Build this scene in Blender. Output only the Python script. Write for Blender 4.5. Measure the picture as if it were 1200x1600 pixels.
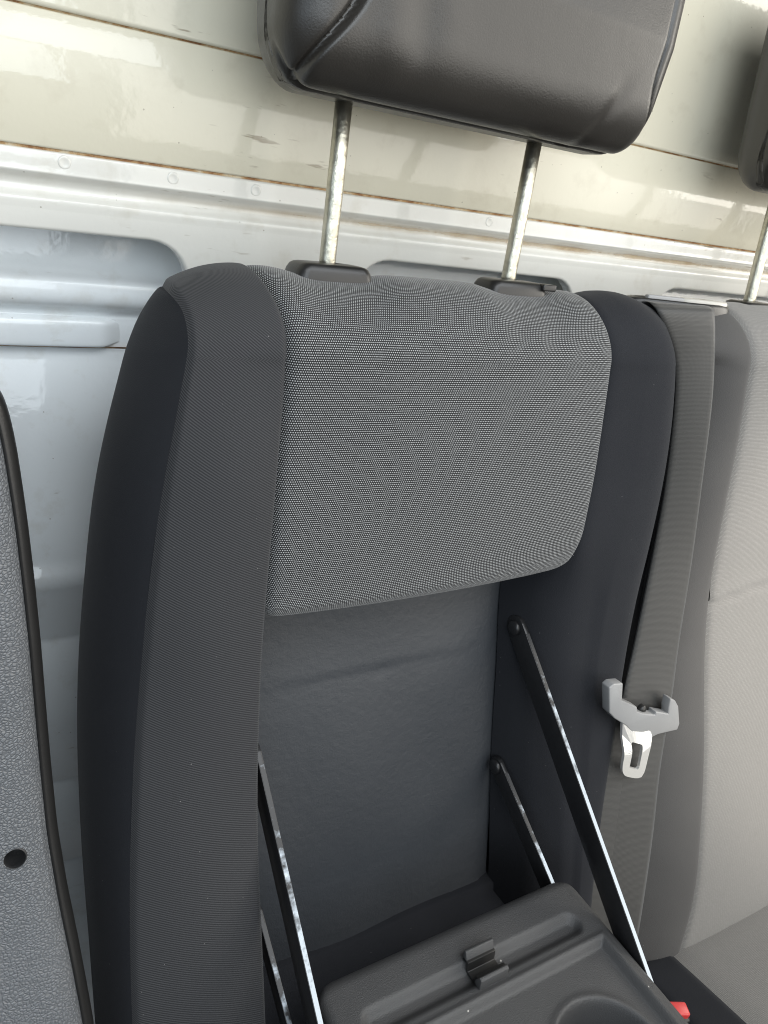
import bpy, bmesh, math, random
import numpy as np
from mathutils import Vector, Matrix
random.seed(7); rng = np.random.default_rng(7)
scene = bpy.context.scene
for o in list(bpy.data.objects): bpy.data.objects.remove(o)
R = math.radians

# ---------------------------------------------------------------- frames
# seat frame: u = along the seats, v = up the backrest, w = into the backrest; the backrest leans back by RECL
SC, RECL = 0.84, R(8)
BASE = Vector((0, 0, 1.15))
VV = Vector((0, math.sin(RECL), math.cos(RECL))); WW = Vector((0, math.cos(RECL), -math.sin(RECL))); UU = Vector((1, 0, 0))
def S(u, v, w): return BASE + (UU*u + VV*v + WW*w)*SC
WALL0 = S(0, 0, .17)
def WL(u, z, d): return WALL0 + Vector((u, d, z))*SC          # wall frame (vertical), d = depth behind the face

# ---------------------------------------------------------------- camera
cu = np.array([2000, -200, 1200.]); cu /= np.linalg.norm(cu)
cd = np.array([-400, 3200, 1200.]); cd -= cu*(cd@cu); cd /= np.linalg.norm(cd)
cw = np.cross(cu, cd)
def cam_axis(k): return UU*cu[k] - VV*cd[k] + WW*cw[k]
right, down, fwd = cam_axis(0), cam_axis(1), cam_axis(2)
cam = bpy.data.cameras.new('camera'); camo = bpy.data.objects.new('camera', cam); scene.collection.objects.link(camo)
m = Matrix((right, -down, -fwd)).transposed().to_4x4(); m.translation = S(0, 0, -.5)
camo.matrix_world = m
cam.sensor_fit = 'VERTICAL'; cam.sensor_height = 24; cam.lens = 18; cam.clip_start = .02; cam.clip_end = 50
scene.camera = camo

# ---------------------------------------------------------------- light
world = bpy.data.worlds.new('World'); scene.world = world; world.use_nodes = True
bg = world.node_tree.nodes['Background']; bg.inputs[0].default_value = (.93, .97, 1, 1); bg.inputs[1].default_value = .09
def area(name, loc, target, sx, sy, power, col):
    l = bpy.data.lights.new(name, 'AREA'); l.shape = 'RECTANGLE'; l.size = sx; l.size_y = sy; l.energy = power; l.color = col
    o = bpy.data.objects.new(name, l); scene.collection.objects.link(o); o.location = loc
    o.rotation_euler = (Vector(target)-Vector(loc)).to_track_quat('-Z', 'Y').to_euler()
    return o
area('windscreen_light', (1.70, -1.40, 1.34), (1.70, 0, 1.34), 2.4, 1.55, 30, (1, .965, .90))
area('windscreen_driver_light', (-.32, -1.40, 1.65), (-.32, 0, 1.65), 1.36, .90, 16, (.86, .94, 1))
area('top_fill_light', (.60, -.85, 2.15), (.55, -.05, 1.0), 1.9, .6, 18, (.93, .965, 1))  # added fill lamp, brightens table top, hollow floor and seat tops
area('door_light', (-1.25, -.95, 1.35), (.1, 0, .80), .9, .9, 5, (.74, .87, 1))
area('side_window_light', (1.75, -.40, 1.45), (.75, 0, .8), .7, .6, 8, (1, .95, .86))
def spot(name, loc, target, power, size, rad_, col):
    l = bpy.data.lights.new(name, 'SPOT'); l.energy = power; l.spot_size = R(size); l.spot_blend = .55; l.shadow_soft_size = rad_; l.color = col
    o = bpy.data.objects.new(name, l); scene.collection.objects.link(o); o.location = loc
    o.rotation_euler = (Vector(target)-Vector(loc)).to_track_quat('-Z', 'Y').to_euler(); return o
spot('right_seat_glare_spot', (.72, -1.35, 1.70), (1.02, 0, .78), 95, 31, .06, (1, .93, .84))  # added spot that pales the right seat, standing in for lens glare
vs = scene.view_settings; vs.view_transform = 'Standard'; vs.look = 'None'; vs.exposure = 0.0; vs.gamma = 1; vs.use_curve_mapping = False
scene.cycles.max_bounces = 8; scene.cycles.filter_width = 1.05

# ---------------------------------------------------------------- materials
class NT:
    def __init__(s, name):
        s.m = bpy.data.materials.new(name); s.m.use_nodes = True; s.t = s.m.node_tree
        s.b = s.t.nodes['Principled BSDF']
    def n(s, typ, **k):
        nd = s.t.nodes.new(typ)
        for a, b in k.items():
            if a.startswith('i_'): nd.inputs[int(a[2:]) if a[2:].isdigit() else a[2:]].default_value = b
            else: setattr(nd, a, b)
        return nd
    def l(s, a, b): s.t.links.new(a, b)
    def math(s, op, a, b=None, c=None):
        nd = s.n('ShaderNodeMath', operation=op)
        for i, x in enumerate((a, b, c)):
            if x is None: continue
            if isinstance(x, (int, float)): nd.inputs[i].default_value = x
            else: s.l(x, nd.inputs[i])
        return nd.outputs[0]
    def noise(s, vec, scale, detail=2, rough=.5):
        nd = s.n('ShaderNodeTexNoise'); nd.inputs['Scale'].default_value = scale; nd.inputs['Detail'].default_value = detail; nd.inputs['Roughness'].default_value = rough
        if vec is not None: s.l(vec, nd.inputs['Vector'])
        return nd.outputs['Fac']
    def ramp(s, fac, stops):
        nd = s.n('ShaderNodeValToRGB'); cr = nd.color_ramp
        while len(cr.elements) < len(stops): cr.elements.new(.5)
        for e, (p, c) in zip(cr.elements, stops):
            e.position = p; e.color = (*c, 1) if len(c) == 3 else c
        s.l(fac, nd.inputs[0]); return nd.outputs[0]
    def mix(s, fac, a, b):
        nd = s.n('ShaderNodeMix', data_type='RGBA')
        for i, x in ((0, fac), (6, a), (7, b)):
            if isinstance(x, (int, float)): nd.inputs[i].default_value = x
            elif isinstance(x, tuple): nd.inputs[i].default_value = (*x, 1)
            else: s.l(x, nd.inputs[i])
        return nd.outputs[2]
    def bump(s, h, strength, dist, prev=None):
        nd = s.n('ShaderNodeBump'); nd.inputs['Strength'].default_value = strength; nd.inputs['Distance'].default_value = dist
        s.l(h, nd.inputs['Height'])
        if prev is not None: s.l(prev, nd.inputs['Normal'])
        return nd.outputs[0]
    def uv(s): return s.n('ShaderNodeTexCoord').outputs['UV']
    def pos(s): return s.n('ShaderNodeNewGeometry').outputs['Position']
    def set(s, **k):
        names = dict(col='Base Color', rough='Roughness', metal='Metallic', spec='Specular IOR Level', coat='Coat Weight', coat_rough='Coat Roughness',
                     sheen='Sheen Weight', sheen_rough='Sheen Roughness', normal='Normal', coat_normal='Coat Normal')
        for a, x in k.items():
            i = s.b.inputs[names[a]]
            if isinstance(x, tuple): i.default_value = (*x, 1)
            elif isinstance(x, (int, float)): i.default_value = x
            else: s.l(x, i)
        return s
def specks(n, vec, scale, thr, size=.25):
    """sparse dust / dirt specks, 0..1"""
    v = n.n('ShaderNodeTexVoronoi'); v.inputs['Scale'].default_value = scale; n.l(vec, v.inputs['Vector'])
    near = n.math('LESS_THAN', v.outputs['Distance'], size)
    sep = n.n('ShaderNodeSeparateColor'); n.l(v.outputs['Color'], sep.inputs[0])
    return n.math('MULTIPLY', near, n.math('GREATER_THAN', sep.outputs[0], thr))
M = {}
# black twill side fabric (fine diagonal rib)
n = NT('twill_fabric'); uv = n.uv(); sx = n.n('ShaderNodeSeparateXYZ'); n.l(uv, sx.inputs[0])
ph = n.math('ADD', n.math('MULTIPLY', sx.outputs[0], 2000.), n.math('MULTIPLY', sx.outputs[1], 3700.))
rib = n.math('MULTIPLY_ADD', n.math('SINE', ph), .5, .5)
big = n.noise(n.pos(), 14, 3); fine = n.noise(n.pos(), 900, 2)
c = n.mix(rib, (.020, .0205, .0225), (.060, .0605, .064))
c = n.mix(n.math('MULTIPLY', big, .3), c, (.042, .042, .043))
c = n.mix(specks(n, n.pos(), 260, .965, .10), c, (.16, .155, .15))
n.set(col=c, rough=.85, spec=.2, sheen=.10, sheen_rough=.4, normal=n.bump(n.math('ADD', rib, n.math('MULTIPLY', fine, .8)), .35, .0006))
M['twill'] = n.m
# smooth dark side fabric
n = NT('side_fabric'); fine = n.noise(n.pos(), 1500, 2); big = n.noise(n.pos(), 12, 3)
c = n.mix(big, (.016, .0170, .0205), (.025, .0262, .030)); c = n.mix(specks(n, n.pos(), 260, .97, .10), c, (.12, .12, .12))
n.set(col=c, rough=.9, spec=.15, sheen=.06, sheen_rough=.4, normal=n.bump(fine, .4, .0006)); M['side'] = n.m
n = NT('lit_smooth_fabric'); fine = n.noise(n.pos(), 1300, 2); big = n.noise(n.pos(), 14, 3)  # lighter copy of the dark bolster cloth, right seat's brighter light put into colour
c = n.mix(big, (.066, .064, .063), (.085, .083, .081)); c = n.mix(specks(n, n.pos(), 260, .97, .10), c, (.15, .15, .15))
n.set(col=c, rough=.88, spec=.2, sheen=.12, sheen_rough=.4, normal=n.bump(fine, .4, .0006)); M['smooth'] = n.m
# black and white woven insert
def weave(name, p, q, dark, light, lo, hi):
    n = NT(name); uv = n.uv(); sx = n.n('ShaderNodeSeparateXYZ')
    nz = n.n('ShaderNodeTexNoise'); nz.inputs['Scale'].default_value = 60; nz.inputs['Detail'].default_value = 1; n.l(uv, nz.inputs['Vector'])
    wob = n.n('ShaderNodeVectorMath', operation='MULTIPLY_ADD'); wob.inputs[1].default_value = (.0007, .0007, 0); n.l(nz.outputs['Color'], wob.inputs[0]); n.l(uv, wob.inputs[2])
    n.l(wob.outputs[0], sx.inputs[0])
    row = n.math('MULTIPLY', sx.outputs[1], 1/q); ri = n.math('FLOOR', row)
    stag = n.math('MULTIPLY', n.math('MODULO', ri, 2.), .5)
    colx = n.math('ADD', n.math('MULTIPLY', sx.outputs[0], 1/p), stag)
    fx = n.math('SUBTRACT', n.math('FRACT', colx), .5); fy = n.math('SUBTRACT', n.math('FRACT', row), .5)
    d = n.math('SQRT', n.math('ADD', n.math('MULTIPLY', fx, fx), n.math('MULTIPLY', n.math('MULTIPLY', fy, fy), 1.25)))
    dot = n.n('ShaderNodeMapRange', interpolation_type='SMOOTHSTEP'); n.l(d, dot.inputs[0])
    dot.inputs[1].default_value = hi; dot.inputs[2].default_value = lo
    dotf = dot.outputs[0]
    cell = n.n('ShaderNodeCombineXYZ'); n.l(n.math('FLOOR', colx), cell.inputs[0]); n.l(ri, cell.inputs[1])
    wn = n.n('ShaderNodeTexWhiteNoise', noise_dimensions='2D'); n.l(cell.outputs[0], wn.inputs[0])
    lightc = n.mix(wn.outputs[0], tuple(x*.75 for x in light), light)
    c = n.mix(dotf, dark, lightc)
    n.set(col=c, rough=.8, spec=.2, sheen=.25, sheen_rough=.4, normal=n.bump(n.math('ADD', dotf, n.math('MULTIPLY', n.noise(n.pos(), 1400, 2), .5)), .4, .0005))
    return n.m
M['weave'] = weave('woven_insert_fabric', .00152, .00148, (.017, .017, .018), (.47, .48, .48), .12, .42)
M['grey_weave'] = weave('fine_grey_fabric', .0014, .0014, (.175, .170, .162), (.255, .248, .235), .1, .5)
# charcoal vinyl
n = NT('charcoal_vinyl'); p_ = n.pos(); g = n.n('ShaderNodeTexVoronoi', feature='DISTANCE_TO_EDGE'); g.inputs['Scale'].default_value = 420; n.l(p_, g.inputs['Vector'])
wr = n.noise(p_, 130, 4, .6); big = n.noise(p_, 9, 3)
c = n.mix(big, (.030, .034, .040), (.044, .048, .054)); 
b1 = n.bump(n.math('MINIMUM', g.outputs[0], .12), .25, .001); b2 = n.bump(wr, .32, .0020, b1)
n.set(col=c, rough=n.math('MULTIPLY_ADD', big, .15, .42), spec=.45, normal=b2); M['vinyl'] = n.m
# head restraint leatherette
n = NT('black_leatherette'); p_ = n.pos(); g = n.noise(p_, 900, 3); wr = n.noise(p_, 26, 3, .55); big = n.noise(p_, 10, 3)
c = n.mix(big, (.017, .015, .0125), (.026, .0228, .019))
n.set(col=c, rough=n.math('MULTIPLY_ADD', big, .14, .31), spec=.75, normal=n.bump(wr, .08, .006, n.bump(g, .2, .0006))); M['leather'] = n.m
# plastics
def plastic(name, col, rough, scale, strength, dust=0, spec=.5):
    n = NT(name); p_ = n.pos(); g = n.noise(p_, scale, 3, .6); big = n.noise(p_, 20, 4)
    c = n.mix(big, tuple(x*.85 for x in col), tuple(min(1, x*1.15) for x in col))
    if dust: c = n.mix(specks(n, p_, 120, 1-dust, .10), c, (.5, .48, .45))
    n.set(col=c, rough=n.math('MULTIPLY_ADD', big, .12, rough-.06), spec=spec, normal=n.bump(g, strength, .0008)); M[name] = n.m
plastic('black_plastic', (.016, .0155, .015), .34, 900, .12)
plastic('table_plastic', (.062, .062, .063), .40, 1300, .75, dust=.05)
plastic('dark_cup', (.03, .03, .031), .4, 1300, .4)
plastic('grey_plastic', (.30, .30, .30), .35, 700, .08)
plastic('red_plastic', (.62, .05, .05), .35, 600, .05)
plastic('dull_metal', (.52, .50, .45), .4, 500, .1)
# grained trim
n = NT('grained_trim'); p_ = n.pos(); g = n.n('ShaderNodeTexVoronoi', feature='DISTANCE_TO_EDGE'); g.inputs['Scale'].default_value = 480; g.inputs['Randomness'].default_value = .95
wrp = n.n('ShaderNodeTexNoise'); wrp.inputs['Scale'].default_value = 120; n.l(p_, wrp.inputs['Vector'])
wv = n.n('ShaderNodeVectorMath', operation='MULTIPLY_ADD'); wv.inputs[1].default_value = (.002, .002, .002); n.l(wrp.outputs['Color'], wv.inputs[0]); n.l(p_, wv.inputs[2]); n.l(wv.outputs[0], g.inputs['Vector'])
h = n.n('ShaderNodeMapRange', interpolation_type='SMOOTHSTEP'); h.inputs[1].default_value = 0; h.inputs[2].default_value = .28; n.l(g.outputs[0], h.inputs[0])
c = n.mix(n.noise(p_, 8, 2), (.125, .132, .142), (.15, .158, .168))
c = n.mix(h.outputs[0], (.098, .104, .112), c)
n.set(col=c, rough=.38, spec=.85, normal=n.bump(h.outputs[0], .5, .0010)); M['grain'] = n.m
# zinc posts
n = NT('zinc_post'); p_ = n.pos(); g = n.noise(p_, 210, 4, .65); c = n.mix(n.noise(p_, 120, 4), (.72, .69, .58), (.36, .34, .27))
n.set(col=c, metal=1., rough=n.math('MULTIPLY_ADD', g, .25, .22), normal=n.bump(g, .6, .0012)); M['zinc'] = n.m
# bright steel
n = NT('steel'); n.set(col=(.92, .90, .86), metal=.55, rough=.28, normal=n.bump(n.noise(n.pos(), 300, 3), .08, .0006)); M['steel'] = n.m
# black bar paint (the edge material below carries a painted sky glint)
n = NT('bar_paint'); g = n.noise(n.pos(), 180, 4); n.set(col=n.mix(g, (.011, .011, .012), (.018, .018, .019)), rough=.32, spec=.5, normal=n.bump(g, .12, .001)); M['bar'] = n.m
n = NT('bar_edge_glint'); g = n.noise(n.pos(), 90, 4, .6); sx = n.n('ShaderNodeSeparateXYZ'); n.l(n.uv(), sx.inputs[0])
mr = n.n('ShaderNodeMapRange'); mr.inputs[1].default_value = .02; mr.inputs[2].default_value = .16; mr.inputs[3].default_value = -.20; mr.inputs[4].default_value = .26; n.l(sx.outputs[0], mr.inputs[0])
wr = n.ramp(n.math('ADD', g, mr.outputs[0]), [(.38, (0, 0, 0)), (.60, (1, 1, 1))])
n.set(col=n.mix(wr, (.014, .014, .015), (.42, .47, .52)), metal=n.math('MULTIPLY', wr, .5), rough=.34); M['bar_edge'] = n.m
# belt webbing
n = NT('belt_webbing'); uv = n.uv(); sx = n.n('ShaderNodeSeparateXYZ'); n.l(uv, sx.inputs[0])
rb = n.math('MULTIPLY_ADD', n.math('SINE', n.math('MULTIPLY', sx.outputs[0], 5600.)), .5, .5)
rb2 = n.math('MULTIPLY_ADD', n.math('SINE', n.math('MULTIPLY', sx.outputs[1], 5200.)), .5, .5)
w_ = n.math('MULTIPLY', rb, rb2); big = n.noise(n.pos(), 18, 3)
c = n.mix(w_, (.040, .039, .037), (.052, .051, .047)); c = n.mix(n.math('MULTIPLY', big, .4), c, (.046, .045, .042))
n.set(col=c, rough=.5, spec=.45, sheen=.2, normal=n.bump(w_, .25, .0006)); M['belt'] = n.m
# van paint
def paint(name, c0, c1, dirt):
    n = NT(name); p_ = n.pos(); big = n.noise(p_, 5, 4, .6); st = n.noise(p_, 34, 5, .65)
    c = n.mix(big, c0, c1)
    mr = n.n('ShaderNodeMapRange'); mr.inputs[1].default_value = .54; mr.inputs[2].default_value = .8; n.l(st, mr.inputs[0])
    c = n.mix(n.math('MULTIPLY', mr.outputs[0], dirt), c, (.42, .37, .27))
    c = n.mix(n.math('MULTIPLY', specks(n, p_, 210, .955, .12), .6), c, (.22, .19, .14))
    c = n.mix(n.math('MULTIPLY', specks(n, p_, 75, .985, .05), .9), c, (.16, .12, .08))
    mp = n.n('ShaderNodeMapping'); mp.inputs['Scale'].default_value = (.16, 1, 1); n.l(p_, mp.inputs['Vector'])
    sc_ = n.n('ShaderNodeMapRange'); sc_.inputs[1].default_value = .66; sc_.inputs[2].default_value = .72; n.l(n.noise(mp.outputs[0], 150, 3, .6), sc_.inputs[0])
    wh = n.n('ShaderNodeMapRange'); wh.inputs[1].default_value = .52; wh.inputs[2].default_value = .62; n.l(n.noise(p_, 11, 2), wh.inputs[0])
    c = n.mix(n.math('MULTIPLY', n.math('MULTIPLY', sc_.outputs[0], wh.outputs[0]), .75), c, (.25, .20, .13))
    peel = n.noise(p_, 165, 2)
    wav = n.noise(p_, 24, 2)
    cn = n.bump(wav, .035, .006, n.bump(peel, .09, .0013))
    n.set(col=c, rough=.35, spec=.4, coat=.8, coat_rough=.055, coat_normal=cn, normal=cn); M[name] = n.m
paint('cream_paint', (.68, .645, .525), (.62, .585, .46), .35)
paint('white_paint', (.70, .69, .64), (.65, .64, .59), .35)
paint('inner_paint', (.80, .83, .84), (.72, .76, .77), .35)
n = NT('rust_seam'); g = n.noise(n.pos(), 55, 6, .75); n.set(col=n.ramp(g, [(.36, (.52, .45, .33)), (.48, (.40, .26, .13)), (.60, (.22, .10, .04)), (.8, (.48, .38, .25))]), rough=.9); M['rust'] = n.m
n = NT('dirt_dust'); g = n.noise(n.pos(), 28, 5, .7); n.set(col=n.ramp(g, [(.3, (.62, .54, .42)), (.55, (.48, .38, .25)), (.75, (.34, .23, .13))]), rough=.95)
sx = n.n('ShaderNodeSeparateXYZ'); n.l(n.uv(), sx.inputs[0])
fa = n.n('ShaderNodeMapRange', interpolation_type='SMOOTHSTEP'); fa.inputs[1].default_value = .0; fa.inputs[2].default_value = .35; n.l(sx.outputs[0], fa.inputs[0])
ga = n.n('ShaderNodeMapRange', interpolation_type='SMOOTHSTEP'); ga.inputs[1].default_value = .12; ga.inputs[2].default_value = .70; n.l(n.noise(n.pos(), 16, 5, .65), ga.inputs[0])
# fade across the line too
cr_ = n.math('SUBTRACT', 1., n.math('ABSOLUTE', n.math('SUBTRACT', n.math('MULTIPLY', sx.outputs[1], 1/.0042), 1.)))
n.l(n.math('MULTIPLY', n.math('MULTIPLY', n.math('MULTIPLY', fa.outputs[0], ga.outputs[0]), 1.), n.math('MAXIMUM', cr_, 0.)), n.b.inputs['Alpha']); M['dirt'] = n.m

# ---------------------------------------------------------------- mesh helpers
I4 = Matrix.Identity(4)
def link(name, me, mat, parent=None):
    o = bpy.data.objects.new(name, me); scene.collection.objects.link(o)
    if mat is not None: me.materials.append(M[mat])
    if parent is not None:
        o.parent = parent
        if parent.type == 'EMPTY': o.matrix_parent_inverse = Matrix.Translation(-parent.location)
    return o
def tag(o, label, cat=None, group=None, kind=None):
    if label: o['label'] = label
    if cat: o['category'] = cat
    if group: o['group'] = group
    if kind: o['kind'] = kind
    return o
def thing(name, loc, label, cat, group=None):
    e = bpy.data.objects.new(name, None); e.location = loc; e.empty_display_size = .05; scene.collection.objects.link(e)
    return tag(e, label, cat, group)
def grid_mesh(name, P, mat, parent=None, close_u=False, flip=False, smooth=True):
    """P[i][j] world points; uv = arc length in metres"""
    A = np.array([[tuple(p) for p in r] for r in P], dtype=float); r, c = A.shape[:2]
    du = np.linalg.norm(np.diff(A, axis=1), axis=2).mean(0); dv = np.linalg.norm(np.diff(A, axis=0), axis=2).mean(1)
    uu = np.concatenate([[0], np.cumsum(du)]); vv = np.concatenate([[0], np.cumsum(dv)])
    faces = []; fuv = []
    cc = c if close_u else c-1
    for i in range(r-1):
        for j in range(cc):
            k = (j+1) % c
            q = [i*c+j, i*c+k, (i+1)*c+k, (i+1)*c+j]; ku = uu[j+1] if j+1 < c else uu[-1]+.002
            t = [(uu[j], vv[i]), (ku, vv[i]), (ku, vv[i+1]), (uu[j], vv[i+1])]
            if flip: q.reverse(); t.reverse()
            faces.append(q); fuv += t
    me = bpy.data.meshes.new(name); me.from_pydata(A.reshape(-1, 3).tolist(), [], faces)
    l = me.uv_layers.new(name='UVMap'); l.data.foreach_set('uv', np.array(fuv, dtype=np.float32).ravel())
    if smooth: me.polygons.foreach_set('use_smooth', [True]*len(me.polygons))
    return link(name, me, mat, parent)
def bm_obj(name, bm, mat, parent=None, smooth=True, angle=40):
    bmesh.ops.recalc_face_normals(bm, faces=bm.faces)
    me = bpy.data.meshes.new(name); bm.to_mesh(me); bm.free()
    o = link(name, me, mat, parent)
    if smooth:
        me.polygons.foreach_set('use_smooth', [True]*len(me.polygons))
        me.set_sharp_from_angle(angle=R(angle))
    return o
def prism(name, pts, off, mat, parent, bev=0, seg=2, angle=40):
    """closed polygon of world points extruded by world vector off"""
    bm = bmesh.new(); vs_ = [bm.verts.new(p) for p in pts]; f = bm.faces.new(vs_)
    ex = bmesh.ops.extrude_face_region(bm, geom=[f]); bmesh.ops.translate(bm, verts=[e for e in ex['geom'] if isinstance(e, bmesh.types.BMVert)], vec=off)
    if bev: bmesh.ops.bevel(bm, geom=list(bm.edges), offset=bev, segments=seg, profile=.5, affect='EDGES', clamp_overlap=True)
    return bm_obj(name, bm, mat, parent, angle=angle)
def box(name, c, ax, size, mat, parent, bev=.002, seg=3):
    """box with centre c, three axis vectors and sizes"""
    a, b, d = [Vector(x).normalized()*s/2 for x, s in zip(ax, size)]; c = Vector(c)
    return prism(name, [c-a-b-d, c+a-b-d, c+a+b-d, c-a+b-d], d*2, mat, parent, bev, seg)
def tube(name, path, rad, mat, parent, nseg=20, cap=True):
    P = []
    for i, p in enumerate(path):
        p = Vector(p); t = (Vector(path[min(i+1, len(path)-1)])-Vector(path[max(i-1, 0)])).normalized()
        a = t.cross(Vector((0, 1, .3))).normalized(); b = t.cross(a); r = rad[i] if isinstance(rad, (list, tuple)) else rad
        P.append([p+(a*math.cos(2*math.pi*k/nseg)+b*math.sin(2*math.pi*k/nseg))*r for k in range(nseg)])
    if cap:
        c0 = Vector(path[0]); c1 = Vector(path[-1]); P = [[c0+(q-c0)*.001 for q in P[0]]]+P+[[c1+(q-c1)*.001 for q in P[-1]]]
    return grid_mesh(name, P, mat, parent, close_u=True)
def ip(x, xs, ys):
    xs = np.array(xs); ys = np.array(ys)
    if xs[0] > xs[-1]: xs, ys = xs[::-1], ys[::-1]
    return np.interp(x, xs, ys)
def spline(xs, ys):
    """smooth (monotone-ish) interpolation through points, xs increasing or decreasing"""
    xs = np.array(xs, float); ys = np.array(ys, float)
    if xs[0] > xs[-1]: xs, ys = xs[::-1], ys[::-1]
    m_ = np.gradient(ys, xs)
    def f(x):
        x = np.clip(x, xs[0], xs[-1]); i = np.clip(np.searchsorted(xs, x)-1, 0, len(xs)-2); h_ = xs[i+1]-xs[i]; t = (x-xs[i])/h_
        return float((2*t**3-3*t**2+1)*ys[i]+(t**3-2*t**2+t)*h_*m_[i]+(-2*t**3+3*t**2)*ys[i+1]+(t**3-t**2)*h_*m_[i+1])
    return f
def sst(a, b, x):
    t = np.clip((x-a)/(b-a), 0, 1); return t*t*(3-2*t)

# ================================================================ the wall behind the seats
wall = bpy.data.objects.new('rear_wall', None); wall.location = WL(.4, -1.0, 0); scene.collection.objects.link(wall)
tag(wall, 'cream white painted steel rear wall of the cab with rusty seams', kind='structure')
XS = np.linspace(-1.4, 2.3, 75)
def extrude_profile(name, prof, mat, parent, xs=XS, jit=0.):
    P = [[WL(x, z, d) for x in xs] for z, d in prof]
    return grid_mesh(name, P, mat, parent)
def densify(prof, step):
    out = []
    for (a, b), (c_, d_) in zip(prof[:-1], prof[1:]):
        k = max(1, int(math.hypot(c_-a, d_-b)/step))
        out += [(a+(c_-a)*i/k, b+(d_-b)*i/k) for i in range(k)]
    return out+[prof[-1]]
def chaikin(p, it=2):
    for _ in range(it):
        q = [p[0]]
        for a, b in zip(p[:-1], p[1:]):
            q += [(a[0]*.75+b[0]*.25, a[1]*.75+b[1]*.25), (a[0]*.25+b[0]*.75, a[1]*.25+b[1]*.75)]
        p = q+[p[-1]]
    return p
# upper sheet, middle sheet, pressed beam
extrude_profile('upper_panel', densify([(.70, .05), (.116, .0), (.1135, .0), (.1125, .0015), (.1125, .012)], .03), 'cream_paint', wall)
extrude_profile('middle_panel', densify([(.1115, .012), (.1112, .003), (.110, .001), (.0250, .0005), (.0236, .0012), (.0234, .012)], .03), 'cream_paint', wall)
extrude_profile('seam_strip', [(.118, .004), (.106, .004)], 'rust', wall)
extrude_profile('seam_strip', [(.027, .0032), (.017, .0032)], 'rust', wall)
beam = chaikin([(.0216, .012), (.0216, .0025), (.0210, .0006), (.018, .0), (.0085, -.0005), (.0065, -.0012), (.0045, .0005), (.0005, .0065), (-.004, .0085), (-.009, .006), (-.0115, .0015), (-.0135, .0005), (-.020, .001)], 2)
beam_o = extrude_profile('pressed_beam', beam, 'white_paint', wall)
extrude_profile('dust_line', [(.0012, .0045), (-.001, .0068), (-.004, .0078), (-.0070, .0064), (-.0095, .0040)], 'dirt', wall, xs=np.linspace(.10, 1.6, 40))
for u_, z_ in ((.113, .0150), (.195, .0145), (.266, .0140), (.345, .0145), (.52, .0145)):
    P = [[WL(u_+math.cos(a)*r_, z_+math.sin(a)*r_, dd) for a in np.linspace(0, 2*math.pi, 20, endpoint=False)] for r_, dd in ((.0052, .0004), (.0046, -.0004), (.0036, -.0006), (.0026, -.0003), (.0001, -.0003))]
    grid_mesh('spot_weld', P, 'white_paint', wall, close_u=True)
# frame plate with the window-like slots (each slot has rounded upper corners)
def arc(cx, cz, r, a0, a1, k=8): return [(cx+r*math.cos(R(a)), cz+r*math.sin(R(a))) for a in np.linspace(a0, a1, k)]
TOP, BOT, RR = -.032, -.30, .034
ol = [(-1.4, -.0195), (2.3, -.0195), (2.3, BOT), (1.9, BOT)]
slots = [(.807, 1.9), (.379, .668), (-.90, .213)]
for a, b in slots:
    if ol[-1][0] != b: ol += [(b, BOT)]
    ol += arc(b-RR, TOP-RR-(.004), RR, 0, 90) + arc(a+RR, TOP-RR-(.002), RR, 90, 180) + [(a, BOT)]
ol += [(-1.4, BOT)]
bm = bmesh.new(); vs_ = [bm.verts.new(WL(x, z, .001)) for x, z in ol]; f = bm.faces.new(vs_)
ex = bmesh.ops.extrude_face_region(bm, geom=[f]); bmesh.ops.translate(bm, verts=[e for e in ex['geom'] if isinstance(e, bmesh.types.BMVert)], vec=(0, .014*SC, 0))
fr = [e for e in bm.edges if all(abs(v.co.y-WL(0, 0, .001).y) < 1e-5 for v in e.verts) and min(v.co.z for v in e.verts) < WL(0, -.03, 0).z]
bmesh.ops.bevel(bm, geom=fr, offset=.0035*SC, segments=4, profile=.5, affect='EDGES')
bm_obj('slotted_frame', bm, 'white_paint', wall, angle=50)
# inner skin behind the slots: pressed ribs, then a plain sheet leaning forward towards the floor
inner = [(-.01, .066), (-.035, .067), (-.055, .065), (-.078, .057), (-.083, .046), (-.086, .043), (-.097, .041), (-.106, .045), (-.111, .054), (-.116, .057), (-.119, .056)]
inner = chaikin(inner, 2)+[(-.145, .057), (-.150, .058)]
inner += [(-.150-t, .058-.277*t) for t in np.linspace(.01, .19, 8)]
inner += [(-.350, .0030), (-.353, -.0005), (-.369, -.0045), (-.372, -.0015), (-.42, -.012), (-.424, -.009), (-.428, -.012), (-.60, -.030), (-.604, -.027), (-.608, -.030), (-.72, -.040), (-.724, -.036), (-.728, -.040), (-1.2, -.08)]
extrude_profile('inner_panel', inner, 'inner_paint', wall)
rail = chaikin([(-.1175, .0575), (-.1185, .0520), (-.121, .0490), (-.126, .0478), (-.140, .0476), (-.1435, .0482), (-.1445, .051), (-.1445, .0575)], 2)
xs = np.concatenate([np.linspace(-1.2, .150, 30), np.linspace(.153, .178, 10)])
P = []
for z, d in rail:
    row = []
    for x in xs:
        k = float(sst(.150, .178, x)); row.append(WL(x, z+k*.004*(z+.13)/.013*-1, d+(.0585-d)*k))
    P.append(row)
grid_mesh('pressed_rail', P, 'inner_paint', wall)
extrude_profile('seam_strip', [(-.1444, .0535), (-.1470, .0565)], 'rust', wall)

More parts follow.
